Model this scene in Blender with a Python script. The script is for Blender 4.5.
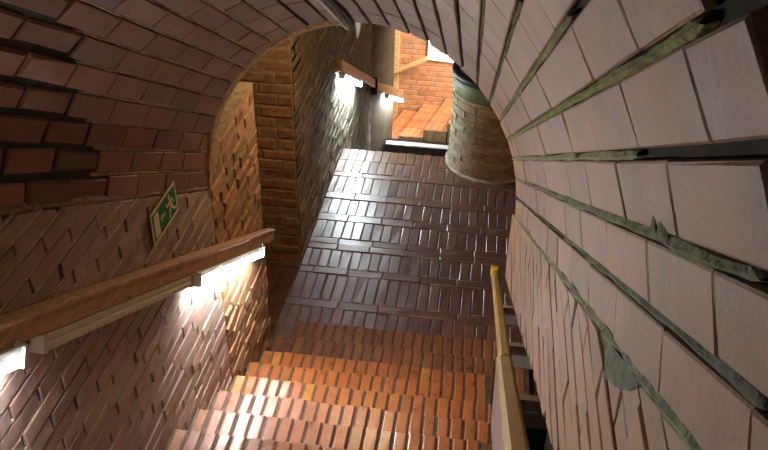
import bpy, bmesh, math, random
from mathutils import Vector, Matrix, noise

random.seed(7)
SC = bpy.context.scene
COL = SC.collection
for o in list(bpy.data.objects):
    bpy.data.objects.remove(o)

# ------------------------------------------------------------------ camera, light, exposure
Z0 = 4.52                                  # the eye stands this far above the lower landing
YAW, PITCH, ROLL, FPX = 6.85, 34.2, 1.5, 825.0
cam_d = bpy.data.cameras.new('camera')
cam = bpy.data.objects.new('camera', cam_d)
COL.objects.link(cam)
cam_d.sensor_width = 36.0
cam_d.lens = FPX / 768.0 * 36.0
cam_d.clip_start = 0.02
_y, _p, _r = map(math.radians, (YAW, PITCH, ROLL))
_F = Vector((-math.sin(_y) * math.cos(_p), math.cos(_y) * math.cos(_p), -math.sin(_p)))
_R = _F.cross(Vector((0, 0, 1))).normalized()
_U = _R.cross(_F)
_R2 = math.cos(_r) * _R + math.sin(_r) * _U
_U2 = -math.sin(_r) * _R + math.cos(_r) * _U
_M = Matrix((_R2, _U2, -_F)).transposed().to_4x4()
_M.translation = Vector((0, 0, Z0))
cam.matrix_world = _M
SC.camera = cam

SC.view_settings.view_transform = 'Standard'
SC.view_settings.look = 'None'
SC.view_settings.gamma = 1.0
SC.view_settings.use_curve_mapping = False
SC.view_settings.exposure = 0.0

w = bpy.data.worlds.new('world')
SC.world = w
w.use_nodes = True
w.node_tree.nodes['Background'].inputs[0].default_value = (0.55, 0.62, 0.75, 1)
w.node_tree.nodes['Background'].inputs[1].default_value = 0.006


def light(name, kind, loc, energy, color, size=0.1, size_y=None, target=None):
    d = bpy.data.lights.new(name, kind)
    d.energy = energy
    d.color = color
    if kind == 'AREA':
        d.shape = 'RECTANGLE'
        d.size = size
        d.size_y = size_y or size
    else:
        d.shadow_soft_size = size
    o = bpy.data.objects.new(name, d)
    COL.objects.link(o)
    o.location = (loc[0], loc[1], loc[2] + Z0)
    if target:
        v = Vector(target) - Vector(loc)
        o.rotation_euler = v.to_track_quat('-Z', 'Y').to_euler()
    return o


# warm bulb under the ceiling of the hall, hidden above the mouth of the vault
light('hall_bulb', 'POINT', (-0.75, 4.95, -1.55), 52, (1.0, 0.72, 0.43), 0.06)
# daylight from the window of the lower room, on its right-hand side
light('window_daylight', 'AREA', (0.75, 10.9, -3.2), 70, (1.0, 0.88, 0.72), 1.3, 1.6, (-0.75, 12.0, -5.0)).data.spread = math.radians(75)
# bulb over the head of the stairs behind the eye, left of the tunnel
light('stairhead_bulb', 'POINT', (-0.15, -0.75, 0.25), 1.8, (1.0, 0.82, 0.62), 0.08)
TUBE = 110.0

# ------------------------------------------------------------------ frames
Q = math.radians(29.4)
CQ, SQ = math.cos(Q), math.sin(Q)


def W(x, y, z):
    return Vector((x, y, z + Z0))


def S(x, s, n):                             # x across, s down the slope, n square to the slope
    return Vector((x, s * CQ + n * SQ, -s * SQ + n * CQ + Z0))


CX, CN, RA, RB, WR, WL = -0.579, -0.275, 0.841, 0.885, 0.262, -1.42
YE = 3.70                                   # mouth of the vault, an upright plane


def nz(v, k=1.0):
    return noise.noise(Vector(v) * k)


# ------------------------------------------------------------------ materials
MATS = {}


def new_mat(name):
    m = bpy.data.materials.new(name)
    m.use_nodes = True
    nt = m.node_tree
    MATS[name] = m
    return m, nt, nt.nodes['Principled BSDF']


def add(nt, kind, **kw):
    n = nt.nodes.new(kind)
    for k, v in kw.items():
        setattr(n, k, v)
    return n


def brick_mat(name, rough=0.6, vary=0.35, bump=0.25, scale=14, stain=None, spec=0.4, coat=0.0, fine=70, drift=None):
    """colour of each brick = its object colour, broken up by noise that differs from brick to brick"""
    m, nt, b = new_mat(name)
    L = nt.links
    oi = add(nt, 'ShaderNodeObjectInfo')
    tc = add(nt, 'ShaderNodeTexCoord')
    mul = add(nt, 'ShaderNodeMath', operation='MULTIPLY')
    mul.inputs[1].default_value = 57.0
    L.new(oi.outputs['Random'], mul.inputs[0])
    vadd = add(nt, 'ShaderNodeVectorMath', operation='ADD')
    L.new(tc.outputs['Object'], vadd.inputs[0])
    L.new(mul.outputs[0], vadd.inputs[1])
    n1 = add(nt, 'ShaderNodeTexNoise')
    n1.inputs['Scale'].default_value = scale
    n1.inputs['Detail'].default_value = 5
    n1.inputs['Roughness'].default_value = 0.6
    L.new(vadd.outputs[0], n1.inputs['Vector'])
    n2 = add(nt, 'ShaderNodeTexNoise')
    n2.inputs['Scale'].default_value = fine
    n2.inputs['Detail'].default_value = 3
    L.new(vadd.outputs[0], n2.inputs['Vector'])
    mr = add(nt, 'ShaderNodeMapRange')
    mr.inputs['From Min'].default_value = 0.25
    mr.inputs['From Max'].default_value = 0.75
    mr.inputs['To Min'].default_value = 1.0 - vary
    mr.inputs['To Max'].default_value = 1.0 + vary
    L.new(n1.outputs['Fac'], mr.inputs['Value'])
    mx = add(nt, 'ShaderNodeMix', data_type='RGBA', blend_type='MULTIPLY')
    mx.inputs['Factor'].default_value = 1.0
    L.new(oi.outputs['Color'], mx.inputs['A'])
    L.new(mr.outputs['Result'], mx.inputs['B'])
    out = mx.outputs['Result']
    if drift:
        n4 = add(nt, 'ShaderNodeTexNoise')
        n4.inputs['Scale'].default_value = drift[1]
        n4.inputs['Detail'].default_value = 3
        L.new(vadd.outputs[0], n4.inputs['Vector'])
        r4 = add(nt, 'ShaderNodeMapRange')
        r4.inputs['From Min'].default_value = 0.42
        r4.inputs['From Max'].default_value = 0.68
        r4.inputs['To Max'].default_value = drift[2]
        L.new(n4.outputs['Fac'], r4.inputs['Value'])
        m4 = add(nt, 'ShaderNodeMix', data_type='RGBA')
        L.new(r4.outputs['Result'], m4.inputs['Factor'])
        L.new(out, m4.inputs['A'])
        m4.inputs['B'].default_value = (*drift[0], 1)
        out = m4.outputs['Result']
    if stain:
        n3 = add(nt, 'ShaderNodeTexNoise')
        n3.inputs['Scale'].default_value = stain[1]
        n3.inputs['Detail'].default_value = 4
        geo = add(nt, 'ShaderNodeNewGeometry')
        L.new(geo.outputs['Position'], n3.inputs['Vector'])
        r3 = add(nt, 'ShaderNodeMapRange')
        r3.inputs['From Min'].default_value = stain[2]
        r3.inputs['From Max'].default_value = stain[2] + 0.15
        r3.inputs['To Max'].default_value = stain[3]
        L.new(n3.outputs['Fac'], r3.inputs['Value'])
        m3 = add(nt, 'ShaderNodeMix', data_type='RGBA')
        L.new(r3.outputs['Result'], m3.inputs['Factor'])
        L.new(out, m3.inputs['A'])
        m3.inputs['B'].default_value = (*stain[0], 1)
        out = m3.outputs['Result']
    L.new(out, b.inputs['Base Color'])
    b.inputs['Specular IOR Level'].default_value = spec
    rr = add(nt, 'ShaderNodeMapRange')
    rr.inputs['To Min'].default_value = max(0.05, rough - 0.12)
    rr.inputs['To Max'].default_value = min(1, rough + 0.12)
    L.new(n1.outputs['Fac'], rr.inputs['Value'])
    L.new(rr.outputs['Result'], b.inputs['Roughness'])
    if coat:
        b.inputs['Coat Weight'].default_value = coat
        b.inputs['Coat Roughness'].default_value = 0.3
    ad = add(nt, 'ShaderNodeMath', operation='ADD')
    L.new(n1.outputs['Fac'], ad.inputs[0])
    L.new(n2.outputs['Fac'], ad.inputs[1])
    bp = add(nt, 'ShaderNodeBump')
    bp.inputs['Strength'].default_value = bump
    bp.inputs['Distance'].default_value = 0.006
    L.new(ad.outputs[0], bp.inputs['Height'])
    L.new(bp.outputs['Normal'], b.inputs['Normal'])
    return m


def plain_mat(name, color, rough=0.6, metal=0.0, vary=0.25, scale=20, bump=0.15, spec=0.4, stretch=None):
    m, nt, b = new_mat(name)
    L = nt.links
    tc = add(nt, 'ShaderNodeTexCoord')
    mp = add(nt, 'ShaderNodeMapping')
    if stretch:
        mp.inputs['Scale'].default_value = stretch
    L.new(tc.outputs['Object'], mp.inputs['Vector'])
    n1 = add(nt, 'ShaderNodeTexNoise')
    n1.inputs['Scale'].default_value = scale
    n1.inputs['Detail'].default_value = 6
    L.new(mp.outputs[0], n1.inputs['Vector'])
    cr = add(nt, 'ShaderNodeValToRGB')
    cr.color_ramp.elements[0].position = 0.3
    cr.color_ramp.elements[1].position = 0.7
    cr.color_ramp.elements[0].color = (*[c * (1 - vary) for c in color], 1)
    cr.color_ramp.elements[1].color = (*[min(1, c * (1 + vary)) for c in color], 1)
    L.new(n1.outputs['Fac'], cr.inputs['Fac'])
    L.new(cr.outputs['Color'], b.inputs['Base Color'])
    b.inputs['Roughness'].default_value = rough
    b.inputs['Metallic'].default_value = metal
    b.inputs['Specular IOR Level'].default_value = spec
    if bump:
        bp = add(nt, 'ShaderNodeBump')
        bp.inputs['Strength'].default_value = bump
        bp.inputs['Distance'].default_value = 0.004
        L.new(n1.outputs['Fac'], bp.inputs['Height'])
        L.new(bp.outputs['Normal'], b.inputs['Normal'])
    return m


def emit_mat(name, color, strength):
    m, nt, b = new_mat(name)
    b.inputs['Base Color'].default_value = (0.8, 0.8, 0.8, 1)
    b.inputs['Emission Color'].default_value = (*color, 1)
    b.inputs['Emission Strength'].default_value = strength
    return m


brick_mat('brick_wall', rough=0.55, vary=0.30, bump=0.3, spec=0.35, drift=((0.33, 0.25, 0.20), 9, 0.5))
brick_mat('brick_vault', rough=0.5, vary=0.26, bump=0.35, scale=11, spec=0.4)
brick_mat('brick_right', rough=0.5, vary=0.24, bump=0.4, scale=13, spec=0.4, drift=((0.46, 0.235, 0.105), 7, 0.55), stain=((0.19, 0.175, 0.13), 6.0, 0.62, 0.6))
brick_mat('brick_rough', rough=0.8, vary=0.45, bump=0.6, scale=16, spec=0.2, stain=((0.34, 0.25, 0.14), 5.0, 0.56, 0.55))
brick_mat('brick_hall', rough=0.8, vary=0.45, bump=0.7, scale=12, spec=0.2, stain=((0.25, 0.24, 0.18), 2.5, 0.47, 0.6))
brick_mat('brick_tread', rough=0.30, vary=0.25, bump=0.25, scale=12, spec=0.6, coat=0.4)
brick_mat('brick_floor', rough=0.42, vary=0.45, bump=0.5, scale=9, spec=1.0, coat=0.8, drift=((0.10, 0.075, 0.065), 8, 0.6))
brick_mat('mortar_lump', rough=0.8, vary=0.5, bump=0.8, scale=30, spec=0.2, fine=120)
plain_mat('mortar_dark', (0.075, 0.066, 0.056), 0.9, bump=0.6, spec=0.1)
plain_mat('mortar_vault', (0.060, 0.055, 0.040), 0.9, bump=0.6, spec=0.1)
plain_mat('mortar_light', (0.36, 0.30, 0.23), 0.85, vary=0.4, bump=0.6, spec=0.2)
plain_mat('mortar_warm', (0.34, 0.24, 0.13), 0.9, vary=0.4, bump=0.7, spec=0.2)
plain_mat('mortar_grey', (0.19, 0.175, 0.13), 0.9, vary=0.4, bump=0.7, spec=0.2)
plain_mat('mortar_floor', (0.14, 0.12, 0.105), 0.6, vary=0.4, bump=0.5, spec=0.3)
plain_mat('mortar_tread', (0.11, 0.085, 0.065), 0.7, vary=0.5, bump=0.5, spec=0.3)
plain_mat('wood_board', (0.46, 0.26, 0.14), 0.45, vary=0.3, scale=9, stretch=(6, 1, 6), bump=0.1)
plain_mat('wood_pale', (0.62, 0.40, 0.19), 0.5, vary=0.25, scale=9, stretch=(1, 6, 6), bump=0.1)
plain_mat('rail_paint', (0.52, 0.34, 0.05), 0.28, vary=0.2, scale=12, bump=0.08, spec=0.6)
plain_mat('rail_side', (0.32, 0.28, 0.26), 0.4, vary=0.2, scale=12, bump=0.1)
plain_mat('rail_yellow', (0.95, 0.50, 0.02), 0.35, vary=0.1, bump=0.0)
plain_mat('block_pale', (0.50, 0.42, 0.36), 0.7, vary=0.2)
plain_mat('housing_cream', (0.60, 0.55, 0.42), 0.4, vary=0.06, bump=0.0)
plain_mat('housing_white', (0.70, 0.70, 0.66), 0.4, vary=0.06, bump=0.0)
plain_mat('screw_metal', (0.75, 0.75, 0.70), 0.25, metal=0.9, vary=0.05, bump=0.0)
plain_mat('conduit_metal', (0.55, 0.55, 0.55), 0.35, metal=0.6, vary=0.1, bump=0.0)
plain_mat('dark_metal', (0.018, 0.018, 0.018), 0.5, vary=0.2, bump=0.0)
plain_mat('sign_cream', (0.72, 0.66, 0.36), 0.45, vary=0.05, bump=0.0)
plain_mat('sign_green', (0.010, 0.16, 0.065), 0.4, vary=0.1, bump=0.0)
plain_mat('panel_white', (0.82, 0.80, 0.76), 0.5, vary=0.04, bump=0.0)
plain_mat('print_red', (0.62, 0.25, 0.22), 0.6, vary=0.1, bump=0.0)
plain_mat('plaster_green', (0.17, 0.20, 0.10), 0.55, vary=0.3, scale=8)
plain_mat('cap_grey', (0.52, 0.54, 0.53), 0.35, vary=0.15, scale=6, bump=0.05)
plain_mat('plaster_hall', (0.11, 0.085, 0.058), 0.9, vary=0.3, scale=6, bump=0.4)
plain_mat('plaster_dark', (0.07, 0.06, 0.05), 0.9, vary=0.3, scale=6, bump=0.4)
plain_mat('stone_dark', (0.02, 0.02, 0.022), 0.16, vary=0.2, scale=8, bump=0.05, spec=0.7)
emit_mat('tube_light', (0.96, 0.98, 1.0), TUBE)
emit_mat('tube_hall', (0.86, 0.95, 1.0), TUBE * 1.7)


# ------------------------------------------------------------------ object helpers
def tag(o, label=None, cat=None, group=None, kind=None):
    if label:
        o['label'] = label
    if cat:
        o['category'] = cat
    if group:
        o['group'] = group
    if kind:
        o['kind'] = kind
    return o


def mesh_obj(name, verts, faces, mat, parent=None, color=None, center=True, smooth=False):
    if center and verts:
        c = Vector((0, 0, 0))
        for v in verts:
            c += v
        c /= len(verts)
    else:
        c = Vector((0, 0, 0))
    me = bpy.data.meshes.new(name)
    me.from_pydata([v - c for v in verts], [], faces)
    me.materials.append(MATS[mat])
    if smooth:
        me.polygons.foreach_set('use_smooth', [True] * len(me.polygons))
    o = bpy.data.objects.new(name, me)
    COL.objects.link(o)
    if parent is not None:
        o.parent = parent
        p = Vector((0, 0, 0))
        q = parent
        while q is not None:
            p += q.location
            q = q.parent
        o.location = c - p
    else:
        o.location = c
    if color:
        o.color = (*color, 1)
    return o


def empty(name, loc):
    o = bpy.data.objects.new(name, None)
    o.empty_display_size = 0.1
    COL.objects.link(o)
    o.location = loc
    return o


class MB:
    def __init__(self):
        self.v, self.f = [], []

    def add(self, vs, fs):
        k = len(self.v)
        self.v += vs
        self.f += [tuple(i + k for i in f) for f in fs]
        return self

    def hexa(self, c):                      # 8 corners: bottom ring 0-3, top ring 4-7
        return self.add(c, [(3, 2, 1, 0), (4, 5, 6, 7), (0, 1, 5, 4), (1, 2, 6, 5), (2, 3, 7, 6), (3, 0, 4, 7)])

    def box(self, mp, a0, a1, b0, b1, c0, c1):
        return self.hexa([mp(a0, b0, c0), mp(a1, b0, c0), mp(a1, b1, c0), mp(a0, b1, c0),
                          mp(a0, b0, c1), mp(a1, b0, c1), mp(a1, b1, c1), mp(a0, b1, c1)])

    def tube(self, p0, p1, r, n=12, up=None):
        d = (p1 - p0).normalized()
        a = d.orthogonal().normalized()
        b = d.cross(a)
        vs = []
        for p in (p0, p1):
            for i in range(n):
                t = 2 * math.pi * i / n
                vs.append(p + (a * math.cos(t) + b * math.sin(t)) * r)
        fs = [(i, (i + 1) % n, n + (i + 1) % n, n + i) for i in range(n)]
        fs += [tuple(range(n - 1, -1, -1)), tuple(range(n, 2 * n))]
        return self.add(vs, fs)

    def obj(self, name, mat, parent=None, color=None, smooth=False, bevel=0):
        o = mesh_obj(name, self.v, self.f, mat, parent, color, smooth=smooth)
        bm = bmesh.new()
        bm.from_mesh(o.data)
        bmesh.ops.recalc_face_normals(bm, faces=bm.faces)
        if bevel:
            es = [e for e in bm.edges if len(e.link_faces) == 2 and e.calc_face_angle(0) > 0.6]
            bmesh.ops.bevel(bm, geom=es, offset=bevel, segments=2, affect='EDGES', profile=0.5)
        bm.to_mesh(o.data)
        bm.free()
        return o


def clip(poly, a, b, c):
    """keep the part of a convex polygon where a*u + b*v <= c"""
    out = []
    for i in range(len(poly)):
        p, q = poly[i], poly[(i + 1) % len(poly)]
        fp, fq = a * p[0] + b * p[1] - c, a * q[0] + b * q[1] - c
        if fp <= 0:
            out.append(p)
        if fp * fq < 0:
            t = fp / (fp - fq)
            out.append((p[0] + (q[0] - p[0]) * t, p[1] + (q[1] - p[1]) * t))
    return out


def area(poly):
    return 0.5 * sum(poly[i][0] * poly[(i + 1) % len(poly)][1] - poly[(i + 1) % len(poly)][0] * poly[i][1] for i in range(len(poly)))


def tidy(poly):
    out = []
    for p in poly:
        if not out or math.hypot(p[0] - out[-1][0], p[1] - out[-1][1]) > 0.006:
            out.append(p)
    if len(out) > 1 and math.hypot(out[0][0] - out[-1][0], out[0][1] - out[-1][1]) < 0.006:
        out.pop()
    return out


def inset(poly, d):
    n = len(poly)
    cx = sum(p[0] for p in poly) / n
    cy = sum(p[1] for p in poly) / n
    out = []
    for i in range(n):
        p0, p1, p2 = poly[i - 1], poly[i], poly[(i + 1) % n]
        e1 = Vector((p1[0] - p0[0], p1[1] - p0[1])).normalized()
        e2 = Vector((p2[0] - p1[0], p2[1] - p1[1])).normalized()
        m1 = Vector((-e1.y, e1.x))
        m2 = Vector((-e2.y, e2.x))
        m = m1 + m2
        k = d / max(0.5, 1 + m1.dot(m2)) * 1.0
        q = (p1[0] + m.x * k, p1[1] + m.y * k)
        out.append(q)
    return out


def brick_geo(poly, mp, h, depth=0.02, bevel=0.006, jit=0.002, rnd=random, tilt=0.0):
    """a brick whose face is the polygon (u, v) raised to h over the surface mp(u, v, h)"""
    n = len(poly)
    r = lambda: rnd.uniform(-jit, jit)
    pj = [(p[0] + r(), p[1] + r()) for p in poly]
    inn = inset(pj, bevel)
    vs = [mp(p[0], p[1], -depth) for p in pj]
    vs += [mp(p[0], p[1], h - bevel * 0.8 + r() * 0.5) for p in pj]
    vs += [mp(p[0], p[1], h + r() * 0.6 + rnd.uniform(-tilt, tilt)) for p in inn]
    fs = []
    for i in range(n):
        j = (i + 1) % n
        fs.append((i, j, n + j, n + i))
        fs.append((n + i, n + j, 2 * n + j, 2 * n + i))
    fs.append(tuple(range(2 * n, 3 * n)))
    return vs, fs


class Masonry:
    """collects bricks of one wall; the largest 300 in view become parts, the rest one part of kind stuff"""

    def __init__(self, parent, mat, limit=298, name='brick'):
        self.parent, self.mat, self.limit, self.name = parent, mat, limit, name
        self.items = []

    def add(self, geo, color, rank=None):
        c = Vector((0, 0, 0))
        for v in geo[0]:
            c += v
        c /= len(geo[0])
        d = (c - cam.location)
        if rank is None:
            rank = d.length
        self.items.append((rank, geo, color))

    def build(self):
        self.items.sort(key=lambda t: t[0])
        for _, g, c in self.items[:self.limit]:
            mesh_obj(self.name, g[0], g[1], self.mat, self.parent, c)
        rest = self.items[self.limit:]
        if rest:
            m = MB()
            for _, g, c in rest:
                m.add(*g)
            o = mesh_obj(self.name + '_remainder', m.v, m.f, self.mat, self.parent, rest[0][2])
            o['kind'] = 'stuff'


def vary(c, k=0.18, hue=0.06):
    f = 1 + random.uniform(-k, k)
    return tuple(max(0.002, x * f * (1 + random.uniform(-hue, hue))) for x in c)


def mixc(a, b, t):
    return tuple(x + (y - x) * t for x, y in zip(a, b))


# ================================================================== STRUCTURE
# ------------------------------------------------------------------ the sloping vault
def vpt(th, s, h=0.0):
    """point on the vault: th from the right springing over the crown, h towards the inside"""
    a = RA - h
    b = RB - h
    return S(CX + a * math.cos(th), s, CN + b * math.sin(th))


def s_end(th, h=0.0):
    n = CN + (RB - h) * math.sin(th)
    return (YE - n * SQ) / CQ


S_NEAR = 0.64


def s_near(th):
    return 0.555 if th < math.radians(26.8) else 0.64

NTH = 27
DTH = math.pi / NTH
vault = MB()
NN = 54
ring = []
for i in range(NN + 1):
    th = math.pi * i / NN
    ring.append([vpt(th, s_near(th), -0.004), vpt(th, s_end(th), -0.004), vpt(th, s_end(th), -0.30), vpt(th, s_near(th), -0.30)])
vs = [v for r_ in ring for v in r_]
fs = []
for i in range(NN):
    for k in range(4):
        fs.append((i * 4 + k, i * 4 + (k + 1) % 4, (i + 1) * 4 + (k + 1) % 4, (i + 1) * 4 + k))
fs += [(3, 2, 1, 0), tuple(NN * 4 + k for k in range(4))]
vault.add(vs, fs)
ceiling = vault.obj('ceiling', 'mortar_vault')
tag(ceiling, 'sloping barrel vault of brick courses over the stair tunnel', kind='structure')

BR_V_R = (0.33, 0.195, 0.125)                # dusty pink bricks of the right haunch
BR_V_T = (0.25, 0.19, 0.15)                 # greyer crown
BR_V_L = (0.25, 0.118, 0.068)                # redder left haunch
BR_V_N = (0.21, 0.092, 0.055)                # rough bricks of the oldest stretch on the left
mv = Masonry(ceiling, 'brick_vault')
mv2 = Masonry(ceiling, 'brick_right')
starts = {0: 0.704, 1: 0.77, 2: 0.915, 3: 0.735, 4: 0.885}
LB = 0.308
for k in range(NTH):
    t0, t1 = k * DTH, (k + 1) * DTH
    tm = (t0 + t1) / 2
    deg = math.degrees(tm)
    right = deg < 60
    s = starts.get(k, S_NEAR + LB * ((k * 0.47 + random.uniform(-.1, .1)) % 1.0)) - LB
    while s - LB > S_NEAR - LB:
        s -= LB
    se = s_end(tm)
    while s < se:
        ln = LB + random.uniform(-0.02, 0.02)
        a, b = s, s + ln
        s = b
        a2, b2 = max(a, s_near(tm)), min(b, se)
        if b2 - a2 < 0.05:
            continue
        old = deg > 112 and (a + b) / 2 < 2.95 - 0.02 * (168 - deg)
        gth = (0.008 if right else 0.0075) / RA
        gs = 0.003 if right else 0.0045
        if old:
            gth, gs = 0.012 / RA, 0.009
        poly = [(t0 + gth, a2 + gs), (t1 - gth, a2 + gs), (t1 - gth, b2 - gs), (t0 + gth, b2 - gs)]
        # theta is scaled to metres so that bevels stay even
        pm = [(p[0] * RA, p[1]) for p in poly]
        # upright cut at the mouth
        e0, e1 = s_end(t0), s_end(t1)
        if b2 >= se - 1e-6:
            pm[3] = (pm[3][0], e0)
            pm[2] = (pm[2][0], e1)
        mp = lambda u, v, h: vpt(u / RA, v, h)
        h = 0.012 + random.uniform(-0.0015, 0.0015)
        if old:
            h = 0.012 + random.uniform(-0.008, 0.008)
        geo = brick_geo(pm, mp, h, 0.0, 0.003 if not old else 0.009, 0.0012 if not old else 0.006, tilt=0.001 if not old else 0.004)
        if old:
            col = vary(BR_V_N, 0.3, 0.1)
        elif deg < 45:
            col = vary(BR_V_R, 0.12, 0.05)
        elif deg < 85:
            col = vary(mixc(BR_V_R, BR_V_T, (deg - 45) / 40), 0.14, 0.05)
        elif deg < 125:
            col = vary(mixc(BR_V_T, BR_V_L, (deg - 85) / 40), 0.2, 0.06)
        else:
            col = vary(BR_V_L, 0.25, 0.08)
        # those behind the eye's view on the left are ranked last
        rank = (a + b) / 2
        if deg > 55:
            vis = 3.3 - 0.9 * abs(math.cos(tm)) * 1.7 if deg > 75 else 1.6
            rank = 100 - rank if (a + b) / 2 < min(1.3, vis) else rank
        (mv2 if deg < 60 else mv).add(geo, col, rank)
mv.limit = 298 - len(mv2.items)
mv.build()
mv2.build()


def ridge(th, s0, s1, wd, ht, color, parent, seed=0, base=-0.003, gaps=0.0):
    """lumpy line of mortar squeezed out along one bed joint of the vault"""
    m = MB()
    N = max(8, int((s1 - s0) / 0.035))
    prev = None
    prof = [(-1, 0), (-0.75, 0.75), (0, 1), (0.75, 0.7), (1, 0)]
    for i in range(N + 1):
        s = s0 + (s1 - s0) * i / N
        f = 1.0 + 0.5 * nz((s * 6, seed * 3.1, 0)) + 0.3 * nz((s * 21, seed, 5))
        off = 0.35 * nz((s * 4, seed * 1.7, 9))
        f = max(0.55, f)
        if i in (0, N):
            f *= 0.3
        hh = ht * max(0.45, 0.95 + 0.6 * nz((s * 9, seed * 2.3, 3)))
        row = []
        for (u, q) in prof:
            jx = 0.12 * nz((s * 33, u * 3, seed))
            row.append(vpt(th + (u * f * 0.5 + off * 0.4 + jx) * wd / RA, s, base + q * hh))
        k = len(m.v)
        m.v += row
        if prev is not None:
            for j in range(4):
                m.f.append((prev + j, prev + j + 1, k + j + 1, k + j))
        prev = k
    return m.obj('mortar_joint', 'mortar_lump', parent, color, smooth=False)


GREEN = (0.30, 0.31, 0.17)
for k in range(0, NTH + 1):
    th = k * DTH
    deg = math.degrees(th)
    e = s_end(th)
    if deg < 2:
        ridge(th + 0.008, 0.66, e, 0.024, 0.020, (0.27, 0.29, 0.19), ceiling, k)
    elif deg < 10:
        ridge(th, 0.66, 2.1, 0.016, 0.013, (0.20, 0.21, 0.15), ceiling, k)
        ridge(th, 2.1, e, 0.012, 0.012, (0.12, 0.12, 0.085), ceiling, k + .5)
    elif deg < 16:
        ridge(th, 0.66, e, 0.018, 0.017, (0.25, 0.26, 0.16), ceiling, k)
    elif deg < 22:
        ridge(th, 1.06, e, 0.017, 0.019, (0.36, 0.36, 0.21), ceiling, k)
    elif deg < 30:
        ridge(th, 0.655, e, 0.016, 0.018, (0.31, 0.31, 0.12), ceiling, k)
    elif deg < 36:
        ridge(th, 1.15, e, 0.017, 0.019, (0.30, 0.30, 0.14), ceiling, k)
    elif deg < 50:
        ridge(th, 1.5, e, 0.014, 0.015, (0.17, 0.17, 0.085), ceiling, k)
    elif deg < 112:
        if k % 2:
            ridge(th, 2.0, e, 0.011, 0.009, (0.06, 0.06, 0.035), ceiling, k)
    elif deg < 179:
        ridge(th, 2.95 - 0.02 * max(0, 168 - deg), e, 0.016, 0.013, (0.42, 0.32, 0.19), ceiling, k)
    else:
        ridge(th - 0.004, 0.9, e, 0.032, 0.017, (0.28, 0.21, 0.14), ceiling, k)

# rough lime edge along the left half of the mouth
m = MB()
prev = None
for i in range(41):
    th = math.radians(96) + (math.pi - math.radians(96)) * i / 40
    wv = 0.055 + 0.025 * nz((th * 7, 1, 1))
    e = s_end(th)
    row = [vpt(th, e - wv, 0.006), vpt(th, e - wv * 0.6, 0.022), vpt(th, e + 0.015, 0.020), vpt(th, e + 0.015, -0.2)]
    k = len(m.v)
    m.v += row
    if prev is not None:
        for j in range(3):
            m.f.append((prev + j, prev + j + 1, k + j + 1, k + j))
    prev = k
m.obj('mortar_edge', 'mortar_lump', ceiling, (0.40, 0.26, 0.13))


# smears of mortar beside the joints of the right haunch
def smear(pts, col):
    g = brick_geo(pts, lambda u, v, h: vpt(u / RA, v, h), 0.0165, 0.0, 0.003, 0.002)
    mesh_obj('mortar_smear', g[0], g[1], 'mortar_lump', ceiling, col)


D1 = DTH * RA


def jag(u0, up, sa, sb, n=7, seed=0):
    """toothed outline standing on a joint at u0, teeth reaching up"""
    top = []
    for i in range(n):
        f = i / (n - 1)
        amp = math.sin(math.pi * f) * (0.6 + 0.5 * nz((i * 0.6, seed, 2)))
        top.append((u0 + up * max(0.02, amp), sa + (sb - sa) * f))
    return top


def smear_strip(u0, up, sa, sb, seed, col):
    m = MB()
    prev = None
    for (u, s_) in jag(u0, up, sa, sb, 13, seed):
        k = len(m.v)
        m.v += [vpt(u0 / RA, s_, 0.0125), vpt((u0 * .5 + u * .5) / RA, s_, 0.0155), vpt(u / RA, s_, 0.0118)]
        if prev is not None:
            for j in range(2):
                m.f.append((prev + j, prev + j + 1, k + j + 1, k + j))
        prev = k
    m.obj('mortar_smear', 'mortar_lump', ceiling, col)


smear_strip(2.0 * D1, 0.040, 0.93, 1.07, 1, (0.21, 0.21, 0.15))

# ------------------------------------------------------------------ tunnel wall on the left
XL = lambda u, v, h: W(WL + h, u, v)        # u = Y, v = Z
wl = MB()
y0, y1 = -0.7, YE
zt = lambda y: (CN - y * SQ) / CQ
zb = lambda y: (-2.1 - y * SQ) / CQ
wl.hexa([W(WL - .3, y0, zb(y0)), W(WL, y0, zb(y0)), W(WL, y1, zb(y1)), W(WL - .3, y1, zb(y1)),
         W(WL - .3, y0, zt(y0)), W(WL, y0, zt(y0)), W(WL, y1, zt(y1)), W(WL - .3, y1, zt(y1))])
wall_left = wl.obj('wall_left', 'mortar_dark')
tag(wall_left, 'left tunnel wall of level brick courses under the sloping springing line', kind='structure')
CH = 0.0785
LW = 0.29
ml = Masonry(wall_left, 'brick_wall')
BR_L = (0.36, 0.235, 0.185)
row = 0
z = -0.2
joints = []
while z > -4.75:
    off = (row * 0.138) % LW
    y = -0.2 - off
    yhi = YE
    while y < YE:
        ln = LW + random.uniform(-0.02, 0.02)
        p = [(y + 0.006, z + 0.006), (y + ln - 0.006, z + 0.006), (y + ln - 0.006, z + CH - 0.005), (y + 0.006, z + CH - 0.005)]
        y += ln
        p = clip(p, SQ, CQ, CN - 0.012)
        p = clip(p, -SQ, -CQ, 1.85)
        p = clip(p, 1, 0, YE - 0.01)
        p = clip(p, -1, 0, -0.55)
        p = tidy(p)
        if len(p) < 3 or area(p) < 0.002:
            continue
        g = brick_geo(p, XL, 0.012 + random.uniform(-0.004, 0.004), 0.0, 0.004, 0.003, tilt=0.0015)
        ml.add(g, vary(BR_L, 0.2, 0.08))
    # bed joint of pale mortar, a strip set back from the brick faces
    a = max(0.55, (-1.85 - z * CQ) / SQ)
    b = min(YE, (CN - 0.01 - z * CQ) / SQ)
    if b - a > 0.1:
        joints.append((a, b, z))
    z -= CH
    row += 1
ml.build()
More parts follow.
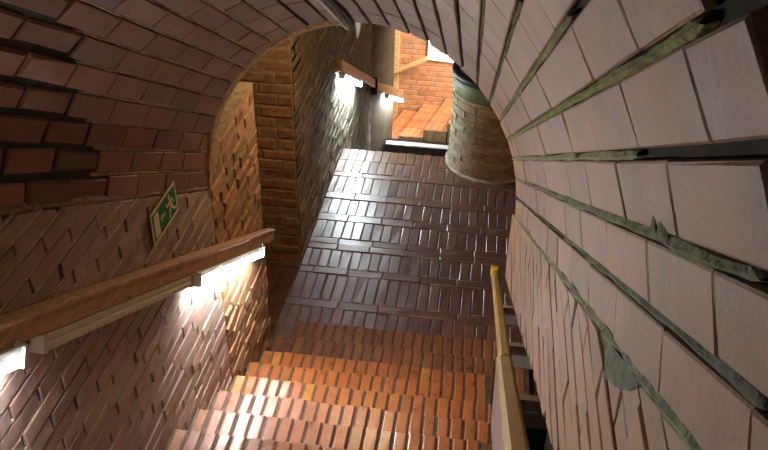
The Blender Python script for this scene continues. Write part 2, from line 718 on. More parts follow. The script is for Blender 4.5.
for a, b, z in joints:
    m = MB()
    N = max(2, int((b - a) / 0.12))
    prev = None
    for i in range(N + 1):
        y = a + (b - a) * i / N
        d = 0.0075 + 0.004 * nz((y * 8, z * 31, 0))
        rowv = [W(WL - .001, y, z - .008), W(WL + d, y, z - .006), W(WL + d, y, z + .007), W(WL - .001, y, z + .009)]
        k = len(m.v)
        m.v += rowv
        if prev is not None:
            for j in range(3):
                m.f.append((prev + j, prev + j + 1, k + j + 1, k + j))
        prev = k
    m.obj('mortar_joint', 'mortar_lump', wall_left, vary((0.46, 0.40, 0.32), 0.15))

# ------------------------------------------------------------------ rough jamb beyond the mouth, left
YJ = 4.66
wj = MB()
wj.box(W, WL - 1.3, WL, YE, YJ, -4.75, -2.20)
wall_jamb = wj.obj('wall_jamb', 'mortar_warm')
tag(wall_jamb, 'rough old brick jamb with thick mortar beyond the mouth of the vault', kind='structure')
mj = Masonry(wall_jamb, 'brick_rough')
z = -4.7
row = 0
while z < -2.2:
    hgt = 0.098 + random.uniform(-0.008, 0.008)
    y = YE - (0.15 if row % 2 else 0.0) + random.uniform(-.03, .03)
    while y < YJ:
        ln = random.choice((0.29, 0.15, 0.27)) + random.uniform(-.02, .02)
        p = [(y + .012, z + .012), (y + ln - .012, z + .012), (y + ln - .012, z + hgt - .010), (y + .012, z + hgt - .010)]
        y += ln
        p = clip(p, 1, 0, YJ - 0.012)
        p = clip(p, -1, 0, -YE - 0.02)
        p = clip(p, 0, 1, -2.21)
        p = tidy(p)
        if len(p) < 3 or area(p) < 0.003:
            continue
        low = (SQ * y + CQ * z) < -0.7
        g = brick_geo(p, XL, 0.007 + random.uniform(-0.005, 0.006), 0.0, 0.008, 0.008, tilt=0.003)
        mj.add(g, vary((0.36, 0.19, 0.10), 0.25, 0.1))
    z += hgt
    row += 1
mj.build()

# ------------------------------------------------------------------ tunnel wall on the right (with the dark slot behind the handrail)
XR = lambda u, v, h: W(WR - h, -u, v)       # u = -Y keeps the polygon counter-clockwise seen from the stairs
NB = -0.655                                 # lower lip of the wall over the slot
YR = 3.89
wr = MB()


def prism_sn(m, x0, x1, n0, n1, ya, yb):
    za = lambda y, n: (n - y * SQ) / CQ
    m.hexa([W(x0, ya, za(ya, n0)), W(x1, ya, za(ya, n0)), W(x1, yb, za(yb, n0)), W(x0, yb, za(yb, n0)),
            W(x0, ya, za(ya, n1)), W(x1, ya, za(ya, n1)), W(x1, yb, za(yb, n1)), W(x0, yb, za(yb, n1))])


prism_sn(wr, WR, WR + .65, NB, CN, -0.7, YR)
prism_sn(wr, WR + .40, WR + .65, -2.1, NB, -0.7, YR)
wall_right = wr.obj('wall_right', 'mortar_dark')
tag(wall_right, 'right tunnel wall of dusty pink bricks with a dark slot behind the handrail', kind='structure')
mr_ = Masonry(wall_right, 'brick_right')
BR_R = (0.345, 0.215, 0.145)
row = 0
z = -0.1
CHR = 0.0785
while z > -3.2:
    u = -YR - (row * 0.143) % LB - 0.05
    while u < -0.2:
        ln = LB + random.uniform(-0.03, 0.03)
        p = [(u + .0028, z + .0035), (u + ln - .0028, z + .0035), (u + ln - .0028, z + CHR - .0035), (u + .0028, z + CHR - .0035)]
        u += ln
        p = clip(p, -SQ, CQ, CN - 0.004)    # n = -u*SQ + v*CQ
        p = clip(p, SQ, -CQ, -(NB + 0.004))
        p = clip(p, -1, 0, YR - 0.008)
        p = clip(p, 1, 0, -0.25)
        p = tidy(p)
        if len(p) < 3 or area(p) < 0.0012:
            continue
        g = brick_geo(p, XR, 0.012 + random.uniform(-0.0018, 0.0018), 0.0, 0.0028, 0.0028, tilt=0.0006)
        mr_.add(g, vary(BR_R, 0.16, 0.06))
    z -= CHR
    row += 1
mr_.build()
m = MB()
prev = None
for i in range(13):
    f = i / 12
    yy = 0.82 + 0.30 * f
    zz = (CN - yy * SQ) / CQ
    dp = 0.11 * math.sin(math.pi * f) * (0.5 + abs(nz((i * 1.3, 4, 4))))
    k = len(m.v)
    m.v += [W(WR - .0125, yy, zz), W(WR - .0165, yy, zz - dp * .5), W(WR - .0118, yy, zz - dp)]
    if prev is not None:
        for j in range(2):
            m.f.append((prev + j, prev + j + 1, k + j + 1, k + j))
    prev = k
m.obj('mortar_smear', 'mortar_lump', wall_right, (0.20, 0.22, 0.16))

# ------------------------------------------------------------------ stairs, first flight
TY, TZ = 0.3193, 0.183
Y1, Z1 = 2.797, -3.309
stairs = empty('stairs', W(-0.58, 3.0, -4.0))
tag(stairs, 'flight of orange brick steps going down the tunnel', kind='structure')
XA, XB = WL + 0.012, WR + 0.012
ORANGE = (0.43, 0.14, 0.040)
PINK = (0.38, 0.175, 0.105)
REDB = (0.23, 0.085, 0.045)


def step(name, parent, ya, yb, z, thick, xa, xb, colf, pitch=0.0787, bricks=True, skew=0.0, lip=0.0, mat='brick_tread', gap=0.006, xo=0.0):
    """one step: a mortar bed with a row of bricks laid lengthwise down the slope"""
    b = MB()
    b.box(W, xa, xb, ya - 0.02, yb - 0.012, z - thick, z - 0.007)
    so = b.obj('step', 'mortar_tread', parent)
    if not bricks:
        return so
    x = xa + 0.006 + xo
    i = 0
    while x < xb - 0.02:
        pw = pitch + random.uniform(-0.004, 0.004)
        x1 = min(x + pw, xb)
        jl = random.uniform(-0.006, 0.004)
        p = [(x + gap, ya - 0.02), (x1 - gap, ya - 0.02), (x1 - gap, yb + jl), (x + gap, yb + jl)]
        if x1 - x > 0.03:
            g = brick_geo(p, lambda u, v, h: W(u, v, z + h), random.uniform(-0.003, 0.003), 0.06, 0.008, 0.002, tilt=0.0012)
            mesh_obj('brick', g[0], g[1], mat, so, colf(x, i))
        x = x1
        i += 1
    return so


def col_step(k):
    def f(x, i):
        t = (x - XA) / (XB - XA)
        if k >= 7:
            c = mixc(REDB, (0.30, 0.11, 0.045), t)
        elif k >= 4:
            c = mixc(ORANGE, (0.44, 0.15, 0.045), abs(t - .4))
            if random.random() < 0.08:
                c = (0.55, 0.24, 0.05)
        else:
            c = mixc(PINK, ORANGE, min(1, max(0, t * 1.5 - 0.1 * (4 - k))))  # pale sheen at left and warm glow at right, put into the colour
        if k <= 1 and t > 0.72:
            c = (0.21, 0.105, 0.045)        # shadow by the rail, put into the brick colour
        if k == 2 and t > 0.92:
            c = (0.20, 0.10, 0.045)  # same painted shadow, only on the bricks nearest the rail
        return vary(c, 0.13, 0.07)
    return f


for k in range(-9, 7):
    yb = Y1 + TY * (k - 1)
    z = Z1 - TZ * (k - 1)
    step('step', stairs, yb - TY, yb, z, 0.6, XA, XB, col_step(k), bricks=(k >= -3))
step('step', stairs, 4.394, 4.76, -4.40, 0.4, XA, XB + .3, col_step(7))
step('step', stairs, 4.76, 5.02, -4.45, 0.3, -1.29, XB + .5, col_step(8))
# stairhead slab behind the eye
m = MB()
m.box(W, -2.4, 1.3, -2.6, Y1 - TY * 11, -2.0, Z1 + TZ * 11)
tag(m.obj('floor_stairhead', 'mortar_floor'), 'dark brick floor at the head of the stairs', kind='structure')

# ------------------------------------------------------------------ landing
FL = -4.52
YLE = 8.05
m = MB()
m.box(W, -3.0, 1.4, 4.30, YLE - 0.012, FL - 0.4, FL - 0.007)
floor = m.obj('floor', 'mortar_floor')
tag(floor, 'dark glossy brick landing in rows of headers and stretchers', kind='structure')
mf = Masonry(floor, 'brick_floor')
FC = (0.145, 0.064, 0.045)
XH = -1.46
rows = []
y = 5.02
rows.append(('h', 5.0, 5.29))
pat = [('s', 5.29, 5.385), ('h', 5.385, 5.75), ('s', 5.75, 5.85), ('h', 5.85, 6.12), ('s', 6.12, 6.215), ('s', 6.215, 6.31),
       ('h', 6.31, 6.60), ('s', 6.60, 6.72), ('h', 6.72, 7.0), ('s', 7.0, 7.12), ('h', 7.12, 7.45), ('s', 7.45, 7.54), ('h', 7.54, 7.80), ('h', 7.80, 8.06)]
rows += pat
rows.insert(0, ('h', 4.70, 5.0))
for kind, ya, yb in rows:
    x = -1.95 if yb < 5.9 else XH + 0.01
    xend = 1.0 if ya > 5.2 else 0.75
    x += random.uniform(-0.06, 0)
    while x < xend:
        pw = (0.0925 + random.uniform(-.005, .005)) if kind == 'h' else 0.325 + random.uniform(-.02, .02)
        x1 = x + pw
        p = [(x + .0035, ya + .004), (x1 - .0035, ya + .004), (x1 - .0035, yb - .004), (x + .0035, yb - .004)]
        x = x1
        if yb >= 5.9:
            p = clip(p, -1, 0, -(XH + 0.004))
        p = tidy(p)
        if len(p) < 3 or area(p) < 0.001:
            continue
        t = max(0, min(1, (5.9 - ya) / 0.8))
        c = mixc(FC, (0.17, 0.060, 0.036), t)
        c = mixc(c, (0.16, 0.070, 0.04), max(0, min(1, (ya - 7.4) / 0.5)))
        lift = random.uniform(-0.003, 0.003) + (0.003 if kind == 's' else 0)
        g = brick_geo(p, lambda u, v, h: W(u, v, FL + h), lift, 0.03, 0.006, 0.004, tilt=0.002)
        mf.add(g, vary(c, 0.22, 0.07))
mf.build()

# second flight, seen along its nosings
stairs2 = empty('stairs', W(-0.6, 9.5, -5.3))
tag(stairs2, 'second flight of brown brick steps going down beyond the landing', kind='structure')


def c2(x, i):
    return vary((0.17, 0.085, 0.045), 0.2, 0.08)


for k in range(1, 9):
    yb = YLE + TY * k
    step('step', stairs2, yb - TY, yb, FL - TZ * k, 0.4, XH + .012, 0.6, c2, pitch=0.094, bricks=(k < 7), mat='brick_floor')

# ------------------------------------------------------------------ recess wall and hall wall on the left
YN = 5.87
m = MB()
m.box(W, -2.75, XH, YN, YN + .3, FL - .2, -1.3)
wall_recess = m.obj('wall_recess', 'mortar_warm')
tag(wall_recess, 'old orange brick wall facing the stairs at the back of the recess', kind='structure')
mn = Masonry(wall_recess, 'brick_rough')
z = FL
row = 0
while z < -1.9:
    hgt = 0.098 + random.uniform(-.006, .006)
    x = XH + (0.0 if row % 2 else 0.14) + random.uniform(-.015, .015)
    while x > -2.5:
        ln = random.choice((0.30, 0.28, 0.15)) + random.uniform(-.015, .015)
        p = [(x - ln + .009, z + .010), (x - .009, z + .010), (x - .009, z + hgt - .009), (x - ln + .009, z + hgt - .009)]
        x -= ln
        p = tidy(clip(p, 1, 0, XH - 0.01))
        if len(p) < 3 or area(p) < 0.003:
            continue
        g = brick_geo(p, lambda u, v, h: W(u, YN - h, v), 0.006 + random.uniform(-.005, .007), 0.0, 0.008, 0.007, tilt=0.003)
        mn.add(g, vary((0.33, 0.165, 0.085), 0.3, 0.1))
    z += hgt
    row += 1
mn.build()

YB = 10.25
m = MB()
m.hexa([W(XH - .3, YN + .02, -6.4), W(XH, YN, -6.4), W(XH, YB, -6.4), W(XH - .3, YB, -6.4),
        W(XH - .3, YN + .02, -1.3), W(XH, YN, -1.3), W(XH, YB, -1.3), W(XH - .3, YB, -1.3)])
wall_hall = m.obj('wall_hall', 'mortar_grey')
tag(wall_hall, 'hall wall of rough brick with lime, coloured greyer towards its lamps, beside the landing', kind='structure')
mh = Masonry(wall_hall, 'brick_hall')
z = -6.3
row = 0
while z < -1.9:
    hgt = 0.098 + random.uniform(-.005, .005)
    y = YN + (0.0 if row % 2 else -0.14) + random.uniform(-.02, .02)
    while y < YB:
        ln = 0.285 + random.uniform(-.04, .03)
        p = [(y + .010, z + .010), (y + ln - .010, z + .010), (y + ln - .010, z + hgt - .010), (y + .010, z + hgt - .010)]
        y += ln
        p = clip(p, 1, 0, YB - .01)
        p = tidy(clip(p, -1, 0, -YN - .01))
        if len(p) < 3 or area(p) < 0.003:
            continue
        ym = y - ln / 2
        floor_z = FL if ym < YLE else FL - (ym - YLE) * .5634
        if z + hgt < floor_z - 0.15 or z > floor_z + 2.4:
            continue
        t = max(0, min(1, (ym - 6.0) / 1.6))
        c = mixc((0.30, 0.185, 0.09), (0.27, 0.245, 0.175), t)  # brown to grey-green along the wall: lamp light put into the brick colour
        g = brick_geo(p, lambda u, v, h: W(XH + h, u, v), 0.006 + random.uniform(-.004, .006), 0.0, 0.008, 0.006, tilt=0.003)
        mh.add(g, vary(c, 0.3, 0.08))
    z += hgt
    row += 1
mh.build()
# bent end of the hall wall
XE, YEN = -1.235, 11.0
m = MB()
m.hexa([W(XH - .25, YB, -6.4), W(XH, YB, -6.4), W(XE, YEN, -6.4), W(XE - .25, YEN + .06, -6.4),
        W(XH - .25, YB, -1.3), W(XH, YB, -1.3), W(XE, YEN, -1.3), W(XE - .25, YEN + .06, -1.3)])
tag(m.obj('wall_hall_end', 'plaster_hall'), 'angled end of the hall wall in grey plaster', kind='structure')

# ------------------------------------------------------------------ lower room
FZ = -6.17
m = MB()
m.box(W, -3.0, 2.2, YLE + TY * 8 - 0.1, 12.3, FZ - .3, FZ)
tag(m.obj('floor_lower', 'stone_dark'), 'dark polished floor strip at the foot of the second flight', kind='structure')
YF = 12.0
m = MB()
m.box(W, -3.0, 2.2, YF, YF + .3, FZ - .2, -1.3)
wall_back = m.obj('wall_back', 'mortar_warm')
tag(wall_back, 'sunlit orange brick wall at the far end of the lower room', kind='structure')
mb = Masonry(wall_back, 'brick_wall')
z = FZ
row = 0
while z < -4.0:
    x = -1.75 + (0.13 if row % 2 else 0)
    while x < 0.35:
        ln = 0.265 + random.uniform(-.02, .02)
        p = [(x + .006, z + .006), (x + ln - .006, z + .006), (x + ln - .006, z + .079), (x + .006, z + .079)]
        x += ln
        g = brick_geo(p, lambda u, v, h: W(u, YF - h, v), 0.006, 0.0, 0.004, 0.003)
        mb.add(g, vary((0.50, 0.22, 0.10), 0.16, 0.06))
    z += 0.085
    row += 1
mb.build()

# winding steps rising to the right along the far wall
winder = empty('stairs', W(-0.5, 11.6, FZ))
tag(winder, 'orange brick steps rising to the right along the sunlit wall', kind='structure')
tops = [(-1.36, -6.045), (-1.18, -5.935), (-0.86, -5.80), (-0.50, -5.67), (-0.16, -5.54)]
for i, (x, z) in enumerate(tops):
    b = MB()
    nx = x - 0.255
    xr = tops[i + 1][0] + 0.02 if i + 1 < len(tops) else 0.8
    yn = 10.86
    b.hexa([W(nx, yn, FZ), W(xr - 0.255, yn, FZ), W(xr, YF - .01, FZ), W(x, YF - .01, FZ),
            W(nx, yn, z - .01), W(xr - 0.255, yn, z - .01), W(xr, YF - .01, z - .01), W(x, YF - .01, z - .01)])
    so = b.obj('step', 'mortar_warm', winder)
    # bricks laid along the nosing
    nb = max(2, int(round((xr - x) / 0.09)))
    for q in range(nb):
        f0, f1 = q / nb, (q + 1) / nb
        for (ya, yb_) in ((0, .25), (.25, .5), (.5, .75), (.75, 1)):
            def mp(u, v, h, x=x, xr=xr, z=z):
                yy = yn + (YF - .01 - yn) * v
                return W(x - 0.255 * (1 - v) + u, yy, z + h)
            wdt = (xr - x)
            p = [(f0 * wdt + .004, ya + .006), (f1 * wdt - .004, ya + .006), (f1 * wdt - .004, yb_ - .006), (f0 * wdt + .004, yb_ - .006)]
            g = brick_geo(p, mp, 0.002, 0.03, 0.003, 0.001)
            mesh_obj('brick', g[0], g[1], 'brick_tread', so, vary((0.50, 0.17, 0.07), 0.14, 0.06))

m = MB()
m.box(W, XE - .05, 0.5, 10.62, 10.84, FZ - .1, -5.84)
t1 = m.obj('trim_1', 'stone_dark', bevel=0.01)
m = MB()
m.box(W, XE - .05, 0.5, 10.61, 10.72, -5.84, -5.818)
m.obj('kerb_shine', 'cap_grey', t1, bevel=0.006)  # pale strip added as the shine along the top of the kerb
tag(t1, 'low dark polished kerb at the foot of the second flight', kind='structure')

# walls and ceiling that close the hall, out of view
m = MB()
m.box(W, -3.0, 2.2, YE + .3, 12.3, -1.3, -1.15)
tag(m.obj('ceiling_hall_unseen', 'plaster_hall'), 'unseen plain ceiling closing the hall', kind='structure')
m = MB()
m.box(W, 1.35, 1.6, YR + .02, 9.9, -6.4, -1.3)
tag(m.obj('wall_hall_right_unseen', 'plaster_hall'), 'unseen plain wall closing the hall at right', kind='structure')
m = MB()
m.box(W, -3.0, -2.75, YJ - .9, 12.3, -6.4, -1.3)
tag(m.obj('wall_recess_side_unseen', 'plaster_hall'), 'unseen plain wall closing the far left of the recess', kind='structure')
# stairhead walls and ceiling behind the eye
m = MB()
m.box(W, -2.4, 1.3, -2.6, -2.4, -2.0, 1.6)
m.box(W, -2.6, -2.4, -2.6, 0.3, -2.0, 1.6)
m.box(W, 1.3, 1.5, -2.6, 0.3, -2.0, 1.6)
m.box(W, -2.6, 1.5, -2.6, 0.3, 1.5, 1.7)
tag(m.obj('wall_stairhead', 'plaster_dark'), 'dark plaster walls around the head of the stairs', kind='structure')


# ================================================================== THINGS
# ------------------------------------------------------------------ round brick drum at the edge of the landing
DC = (0.20, 8.06)
DR = 0.47
drum = empty('brick_drum', W(DC[0], DC[1], FL))
tag(drum, 'round waist-high brick drum with green band and dark rim beside the lower stairs', 'pillar')


def lathe(prof, n=40, a0=0.0, a1=2 * math.pi):
    m = MB()
    N = n if abs(a1 - a0) > 6.2 else n + 1
    for i in range(N):
        a = a0 + (a1 - a0) * i / n
        for (r, z) in prof:
            m.v.append(W(DC[0] + r * math.cos(a), DC[1] + r * math.sin(a), z))
    k = len(prof)
    for i in range(n):
        j = (i + 1) % N
        for q in range(k - 1):
            m.f.append((i * k + q, j * k + q, j * k + q + 1, i * k + q + 1))
    return m


lathe([(0.001, -6.15), (DR - .008, -6.15), (DR - .008, -3.64), (0.001, -3.64)]).obj('core', 'mortar_warm', drum, smooth=False)
md = Masonry(drum, 'brick_rough')
z = FL - 0.02
row = 0
while z < -3.68:
    hgt = 0.0845
    n = 11
    for i in range(n):
        a = 2 * math.pi * (i + (0.5 if row % 2 else 0) + random.uniform(-.06, .06)) / n
        b = a + 2 * math.pi / n
        if z < FL - .3:
            pass
        vs_, fs_ = [], []
        sub = 3
        jz = random.uniform(-.003, .003)
        rr = DR + random.uniform(-.003, .005)
        for q in range(sub + 1):
            t = a + .018 + (b - a - .036) * q / sub
            for (r, zz) in ((DR - .02, z + .008), (rr, z + .010 + jz), (rr, z + hgt - .006 + jz), (DR - .02, z + hgt - .004)):
                vs_.append(W(DC[0] + r * math.cos(t), DC[1] + r * math.sin(t), zz))
        for q in range(sub):
            for j in range(3):
                fs_.append((q * 4 + j, q * 4 + 4 + j, q * 4 + 5 + j, q * 4 + 1 + j))
        fs_ += [(0, 1, 2, 3), tuple(sub * 4 + j for j in (3, 2, 1, 0))]
        tm = (a + b) / 2
        side = max(0.0, -math.cos(tm))
        c = mixc((0.34, 0.20, 0.10), (0.33, 0.30, 0.21), side)  # left side paler and greener: light falling there, put into the brick colour
        md.add((vs_, fs_), vary(c, 0.25, 0.08))
    z += hgt
    row += 1
md.build()
lathe([(DR - .03, -3.655), (DR + .008, -3.65), (DR + .012, -3.50), (DR - .02, -3.47)]).obj('plaster_band', 'plaster_green', drum, smooth=True)
lathe([(DR - .03, -3.49), (DR + .02, -3.485), (DR + .026, -3.455), (DR + .02, -3.425), (DR - .045, -3.415), (DR - .055, -3.44)]).obj('rim', 'dark_metal', drum, smooth=True)
lathe([(DR - .05, -3.45), (DR - .06, -3.40), (DR - .16, -3.345), (0.16, -3.30), (0.001, -3.29)]).obj('cap', 'cap_grey', drum, smooth=True)
m = MB()
a = math.radians(-65)
m.box(lambda u, v, h: W(DC[0] + (DR + h) * math.cos(a + u), DC[1] + (DR + h) * math.sin(a + u), v), -0.022, 0.022, -3.90, -3.66, -0.01, 0.016)
m.obj('slot_strip', 'dark_metal', drum)
lathe([(DR - .01, FL - .01), (DR + .035, FL), (DR + .012, FL + .014), (DR - .01, FL + .018)], 44).obj('mortar_skirt', 'mortar_light', drum)


# ------------------------------------------------------------------ boards and fluorescent lamps of the tunnel
def sbox(m, x0, x1, s0, s1, n0, n1):
    return m.box(lambda x, s, n: S(x, s, n), x0, x1, s0, s1, n0, n1)


board = empty('lamp_board', S(WL + .03, 3.2, -0.64))
tag(board, 'long brown wooden board fixed to the left wall parallel to the stairs', 'board')
m = MB()
sbox(m, WL + .020, WL + .080, 0.5, 5.70, -0.684, -0.596)
m.obj('plank', 'wood_board', board, bevel=0.004)
m = MB()
sbox(m, WL + .078, WL + .088, 0.5, 5.70, -0.613, -0.598)
m.obj('top_lath', 'wood_board', board, bevel=0.002)
for s in (2.36, 4.05, 4.62, 5.36, 1.2, 3.2):
    m = MB()
    c = S(WL + .079, s, -0.672)
    m.tube(c, c + Vector((.012, 0, 0)), .009, 10)
    m.obj('screw', 'screw_metal', board)


def tube_lamp(label, s0, s1, lit, tubemat='tube_light', x=WL, nt=-0.688, frame=None, group=None):
    fr = frame or (lambda u, s, n: S(x + .020 + u, s, n))
    o = empty('fluorescent_lamp', fr(0.03, (s0 + s1) / 2, nt - .03))
    tag(o, label, 'lamp', group)
    m = MB()
    if lit:
        m.box(fr, 0.010, 0.070, s0, s1, nt - 0.028, nt)
        m.obj('housing', 'housing_white', o, bevel=0.003)
        m = MB()
        m.tube(fr(0.058, s0 + .03, nt - .052), fr(0.058, s1 - .03, nt - .052), 0.019, 14)
        m.obj('tube', tubemat, o, smooth=False)
        for (a, b) in ((s0, s0 + .03), (s1 - .03, s1)):
            m = MB()
            m.box(fr, 0.012, 0.080, a, b, nt - 0.074, nt - .002)
            m.obj('end_cap', 'housing_white', o, bevel=0.003)
    else:
        m.box(fr, 0.010, 0.058, s0 + .02, s1 - .02, nt - 0.028, nt)
        m.obj('housing', 'housing_cream', o, bevel=0.004)
        m = MB()
        m.box(fr, 0.012, 0.064, s0 + .02, s1 - .02, nt - 0.062, nt - .029)
        m.obj('diffuser', 'housing_cream', o, bevel=0.010)
        for (a, b) in ((s0, s0 + .022), (s1 - .022, s1)):
            m = MB()
            m.box(fr, 0.009, 0.068, a, b, nt - 0.066, nt + .002)
            m.obj('end_cap', 'housing_cream', o, bevel=0.006)
    return o


tube_lamp('lit fluorescent tube lamp under the board end below the exit sign', 4.06, 5.40, True)
tube_lamp('unlit cream fluorescent lamp with closed diffuser under the wooden board', 2.54, 4.00, False)
tube_lamp('lit fluorescent tube lamp at the upper end of the board beside the unlit one', 1.45, 2.42, True)

# hall board and its lamps
hb = empty('lamp_board', W(XH + .03, 9.0, -4.0))
tag(hb, 'brown wooden board with lamps sloping down the rough hall wall', 'board')
HY0, HZ0, HY1, HZ1 = 7.64, -3.31, 10.25, -4.69
sl = (HZ1 - HZ0) / (HY1 - HY0)
fr_h = lambda u, y, n: W(XH + u, y, HZ0 + (y - HY0) * sl + n)
ex, ey, ez = -1.17, 11.12, -5.19
dlen = math.hypot(ex - XH, ey - HY1)
dx, dy = (ex - XH) / dlen, (ey - HY1) / dlen
fr_e = lambda u, t, n: W(XH + dx * t + dy * u, HY1 + dy * t - dx * u, HZ1 + (ez - HZ1) * t / dlen + n)
m = MB()
m.box(fr_h, 0.02, 0.075, HY0, HY1, -0.09, 0.03)
m.obj('plank', 'wood_board', hb, bevel=0.004)
m = MB()
m.box(fr_e, 0.02, 0.075, 0.0, dlen, -0.10, 0.02)
m.obj('plank', 'wood_board', hb, bevel=0.004)
m = MB()
m.box(fr_h, 0.018, 0.10, HY1 - .10, HY1 + .02, -0.19, 0.06)
m.obj('clamp', 'dark_metal', hb)
fr_h2 = lambda u, y, n: fr_h(u + .02, y, n)
tube_lamp('lit fluorescent lamp under the sloping board on the hall wall', 7.68, 8.85, True, 'tube_hall', frame=fr_h2, nt=-0.10)
fr_e2 = lambda u, y, n: fr_e(u + .02, y, n)
tube_lamp('lit fluorescent lamp at the far lower end of the hall board', 0.36, dlen - .02, True, 'tube_hall', frame=fr_e2, nt=-0.11)

# ------------------------------------------------------------------ emergency exit sign
SY0, SY1, SZ0, SZ1 = 2.885, 3.195, -2.212, -2.046
sx = WL + 0.026
sg = empty('exit_sign', W(sx, (SY0 + SY1) / 2, (SZ0 + SZ1) / 2))
tag(sg, 'green emergency exit sign with running figure and doorway on the left wall', 'sign')
SP = lambda u, v, h: W(sx + h, SY0 + (SY1 - SY0) * u, SZ0 + (SZ1 - SZ0) * v)
m = MB()
m.box(SP, 0, 1, 0, 1, -0.002, 0.003)
m.obj('plate', 'sign_cream', sg)
m = MB()
m.box(SP, 0.045, 0.955, 0.085, 0.915, 0.0031, 0.0042)
m.obj('green_field', 'sign_green', sg)


def flat(name, polys, mat='sign_cream', h0=0.0043, h1=0.0052, fr=SP, parent=None):
    m = MB()
    for p in polys:
        n = len(p)
        m.add([fr(u, v, h0) for u, v in p] + [fr(u, v, h1) for u, v in p],
              [tuple(range(n, 2 * n))] + [(i, (i + 1) % n, n + (i + 1) % n, n + i) for i in range(n)])
    return m.obj(name, mat, parent or sg)


def bar(u0, v0, u1, v1, wd):                # a stroke; the plate is about twice as long as high
    A = 1.87
    du, dv = (u1 - u0) * A, v1 - v0
    L_ = math.hypot(du, dv)
    px, py = -dv / L_ * wd / 2 / A, du / L_ * wd / 2
    return [(u0 + px, v0 + py), (u0 - px, v0 - py), (u1 - px, v1 - py), (u1 + px, v1 + py)]


flat('doorway', [[(0.08, 0.14), (0.265, 0.14), (0.265, 0.86), (0.08, 0.86)]])
flat('arrow', [bar(0.50, 0.50, 0.34, 0.50, 0.09), [(0.31, 0.50), (0.38, 0.36), (0.38, 0.64)]])
head = [(0.70 + 0.042 * math.cos(t * math.pi / 5), 0.80 + 0.078 * math.sin(t * math.pi / 5)) for t in range(10)]
flat('running_figure', [head, bar(0.72, 0.70, 0.76, 0.46, 0.17), bar(0.71, 0.66, 0.61, 0.56, 0.075), bar(0.61, 0.56, 0.57, 0.68, 0.065),
                        bar(0.75, 0.66, 0.84, 0.58, 0.075), bar(0.84, 0.58, 0.86, 0.46, 0.065),
                        bar(0.75, 0.46, 0.66, 0.34, 0.095), bar(0.66, 0.34, 0.66, 0.15, 0.085), bar(0.77, 0.46, 0.83, 0.28, 0.095), bar(0.83, 0.28, 0.92, 0.22, 0.085)])

# ------------------------------------------------------------------ handrail on the right
hr = empty('handrail', S(0.2, 3.5, -0.78))
tag(hr, 'yellowish painted wooden handrail with bright yellow end along the right wall', 'handrail')


def rail_seg(name, mat, sa, sb, xa0, xa1, xb0, xb1, n0, n1, bevel):
    m = MB()
    m.hexa([S(xa0, sa, n0), S(xa1, sa, n0), S(xb1, sb, n0), S(xb0, sb, n0),
            S(xa0, sa, n1), S(xa1, sa, n1), S(xb1, sb, n1), S(xb0, sb, n1)])
    return m.obj(name, mat, hr, bevel=bevel)


rail_seg('rail', 'rail_paint', 0.4, 3.20, 0.150, 0.224, 0.164, 0.226, -0.785, -0.742, 0.014)
rail_seg('rail', 'rail_paint', 3.21, 5.78, 0.172, 0.226, 0.206, 0.246, -0.785, -0.742, 0.014)
rail_seg('end_cap', 'rail_yellow', 5.74, 5.86, 0.200, 0.254, 0.202, 0.256, -0.79, -0.726, 0.008)
rail_seg('side_board', 'rail_side', 0.4, 3.18, 0.152, 0.172, 0.166, 0.186, -1.0, -0.786, 0.003)
for s in (1.85, 2.67, 3.45, 4.36):
    m = MB()
    sbox(m, 0.20, WR + .41, s - .035, s + .035, -0.84, -0.75)
    m.obj('bracket', 'block_pale', hr, bevel=0.004)

# ------------------------------------------------------------------ conduit and cable on the crown of the vault
cd = empty('conduit_pipe', vpt(math.radians(95), 2.4, 0.03))
tag(cd, 'thin grey metal conduit clipped along the crown of the vault', 'pipe')
m = MB()
m.tube(vpt(math.radians(95), 1.2, 0.034), vpt(math.radians(94.6), 3.93, 0.034), 0.0105, 10)
m.obj('pipe', 'conduit_metal', cd, smooth=False)
for s in (2.0, 2.9, 3.75):
    m = MB()
    m.tube(vpt(math.radians(95), s, 0.034), vpt(math.radians(95), s + .025, 0.034), 0.0155, 10)
    m.obj('clip', 'conduit_metal', cd)
m = MB()
prev = None
pts = []
for i in range(30):
    s = 1.2 + 2.7 * i / 29
    pts.append(vpt(math.radians(92.2 + 0.35 * math.sin(i * .9)), s, 0.021))
for i in range(29):
    m.tube(pts[i], pts[i + 1], 0.008, 6)
tag(m.obj('cable', 'dark_metal'), 'black cable running beside the conduit on the vault crown', 'cable')

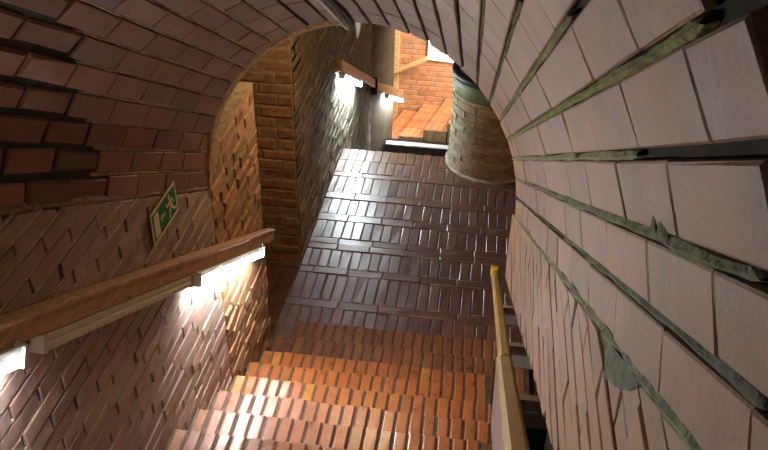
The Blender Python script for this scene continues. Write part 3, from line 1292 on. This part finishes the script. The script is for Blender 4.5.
# ------------------------------------------------------------------ things of the hall and lower room
pn = empty('wall_panel', W(-0.5, YF - .02, -4.9))
tag(pn, 'white board with a faint line of red print on the sunlit wall', 'sign')
PF = lambda u, v, h: W(-0.835 + u * 0.62 + v * -0.0, YF - 0.01 - h, -5.04 + v * 0.33 - u * 0.035)
m = MB()
m.box(PF, 0, 1, 0, 1, 0, 0.025)
m.obj('panel', 'panel_white', pn, bevel=0.004)
ps = []
u = 0.16
for wd in (.035, .02, .04, .025, .03, .05, .03, .025, .045, .03, .04, .03):
    ps.append([(u, .44), (u + wd, .44), (u + wd, .44 + random.uniform(.05, .10)), (u, .44 + random.uniform(.05, .10))])
    u += wd + .014
flat('print_line', ps, 'print_red', 0.0255, 0.027, PF, pn)

hrf = MB()
RFm = lambda t, n, y: W(-1.345 + t * 0.52, YF - .11 - y, -5.235 + t * 0.265 + n)
hrf.box(RFm, 0, 1, -0.035, 0.035, 0, 0.055)
tag(hrf.obj('wooden_rail', 'wood_pale', bevel=0.006), 'pale wooden handrail rising across the sunlit wall above the steps', 'handrail')
m = MB()
m.box(W, -1.36, -1.27, YF - .06, YF - .01, -6.05, -4.0)
tag(m.obj('wooden_post', 'wood_pale', bevel=0.004), 'upright pale wooden post on the sunlit wall beside the hall corner', 'post')

wd_ = MB()
wd_.add([W(XH + .01, 8.72, -3.12), W(XH + .01, 9.02, -3.12), W(XH + .10, 9.02, -3.12), W(XH + .10, 8.72, -3.12),
         W(XH + .01, 8.93, -3.56), W(XH + .01, 9.00, -3.56), W(XH + .03, 9.00, -3.56), W(XH + .03, 8.93, -3.56)],
        [(0, 1, 2, 3), (7, 6, 5, 4), (0, 4, 5, 1), (1, 5, 6, 2), (2, 6, 7, 3), (3, 7, 4, 0)])
tag(wd_.obj('wall_wedge', 'panel_white', bevel=0.004), 'white tapering bracket high on the hall wall under the vault mouth', 'bracket')
wd_ = MB()
wd_.add([W(XH + .01, 7.62, -2.78), W(XH + .01, 7.76, -2.78), W(XH + .06, 7.76, -2.78), W(XH + .06, 7.62, -2.78),
         W(XH + .01, 7.68, -2.98), W(XH + .01, 7.71, -2.98), W(XH + .02, 7.71, -2.98), W(XH + .02, 7.68, -2.98)],
        [(0, 1, 2, 3), (7, 6, 5, 4), (0, 4, 5, 1), (1, 5, 6, 2), (2, 6, 7, 3), (3, 7, 4, 0)])
tag(wd_.obj('wall_peg', 'wood_pale', bevel=0.003), 'small pale wooden peg high on the hall wall near the recess', 'peg')
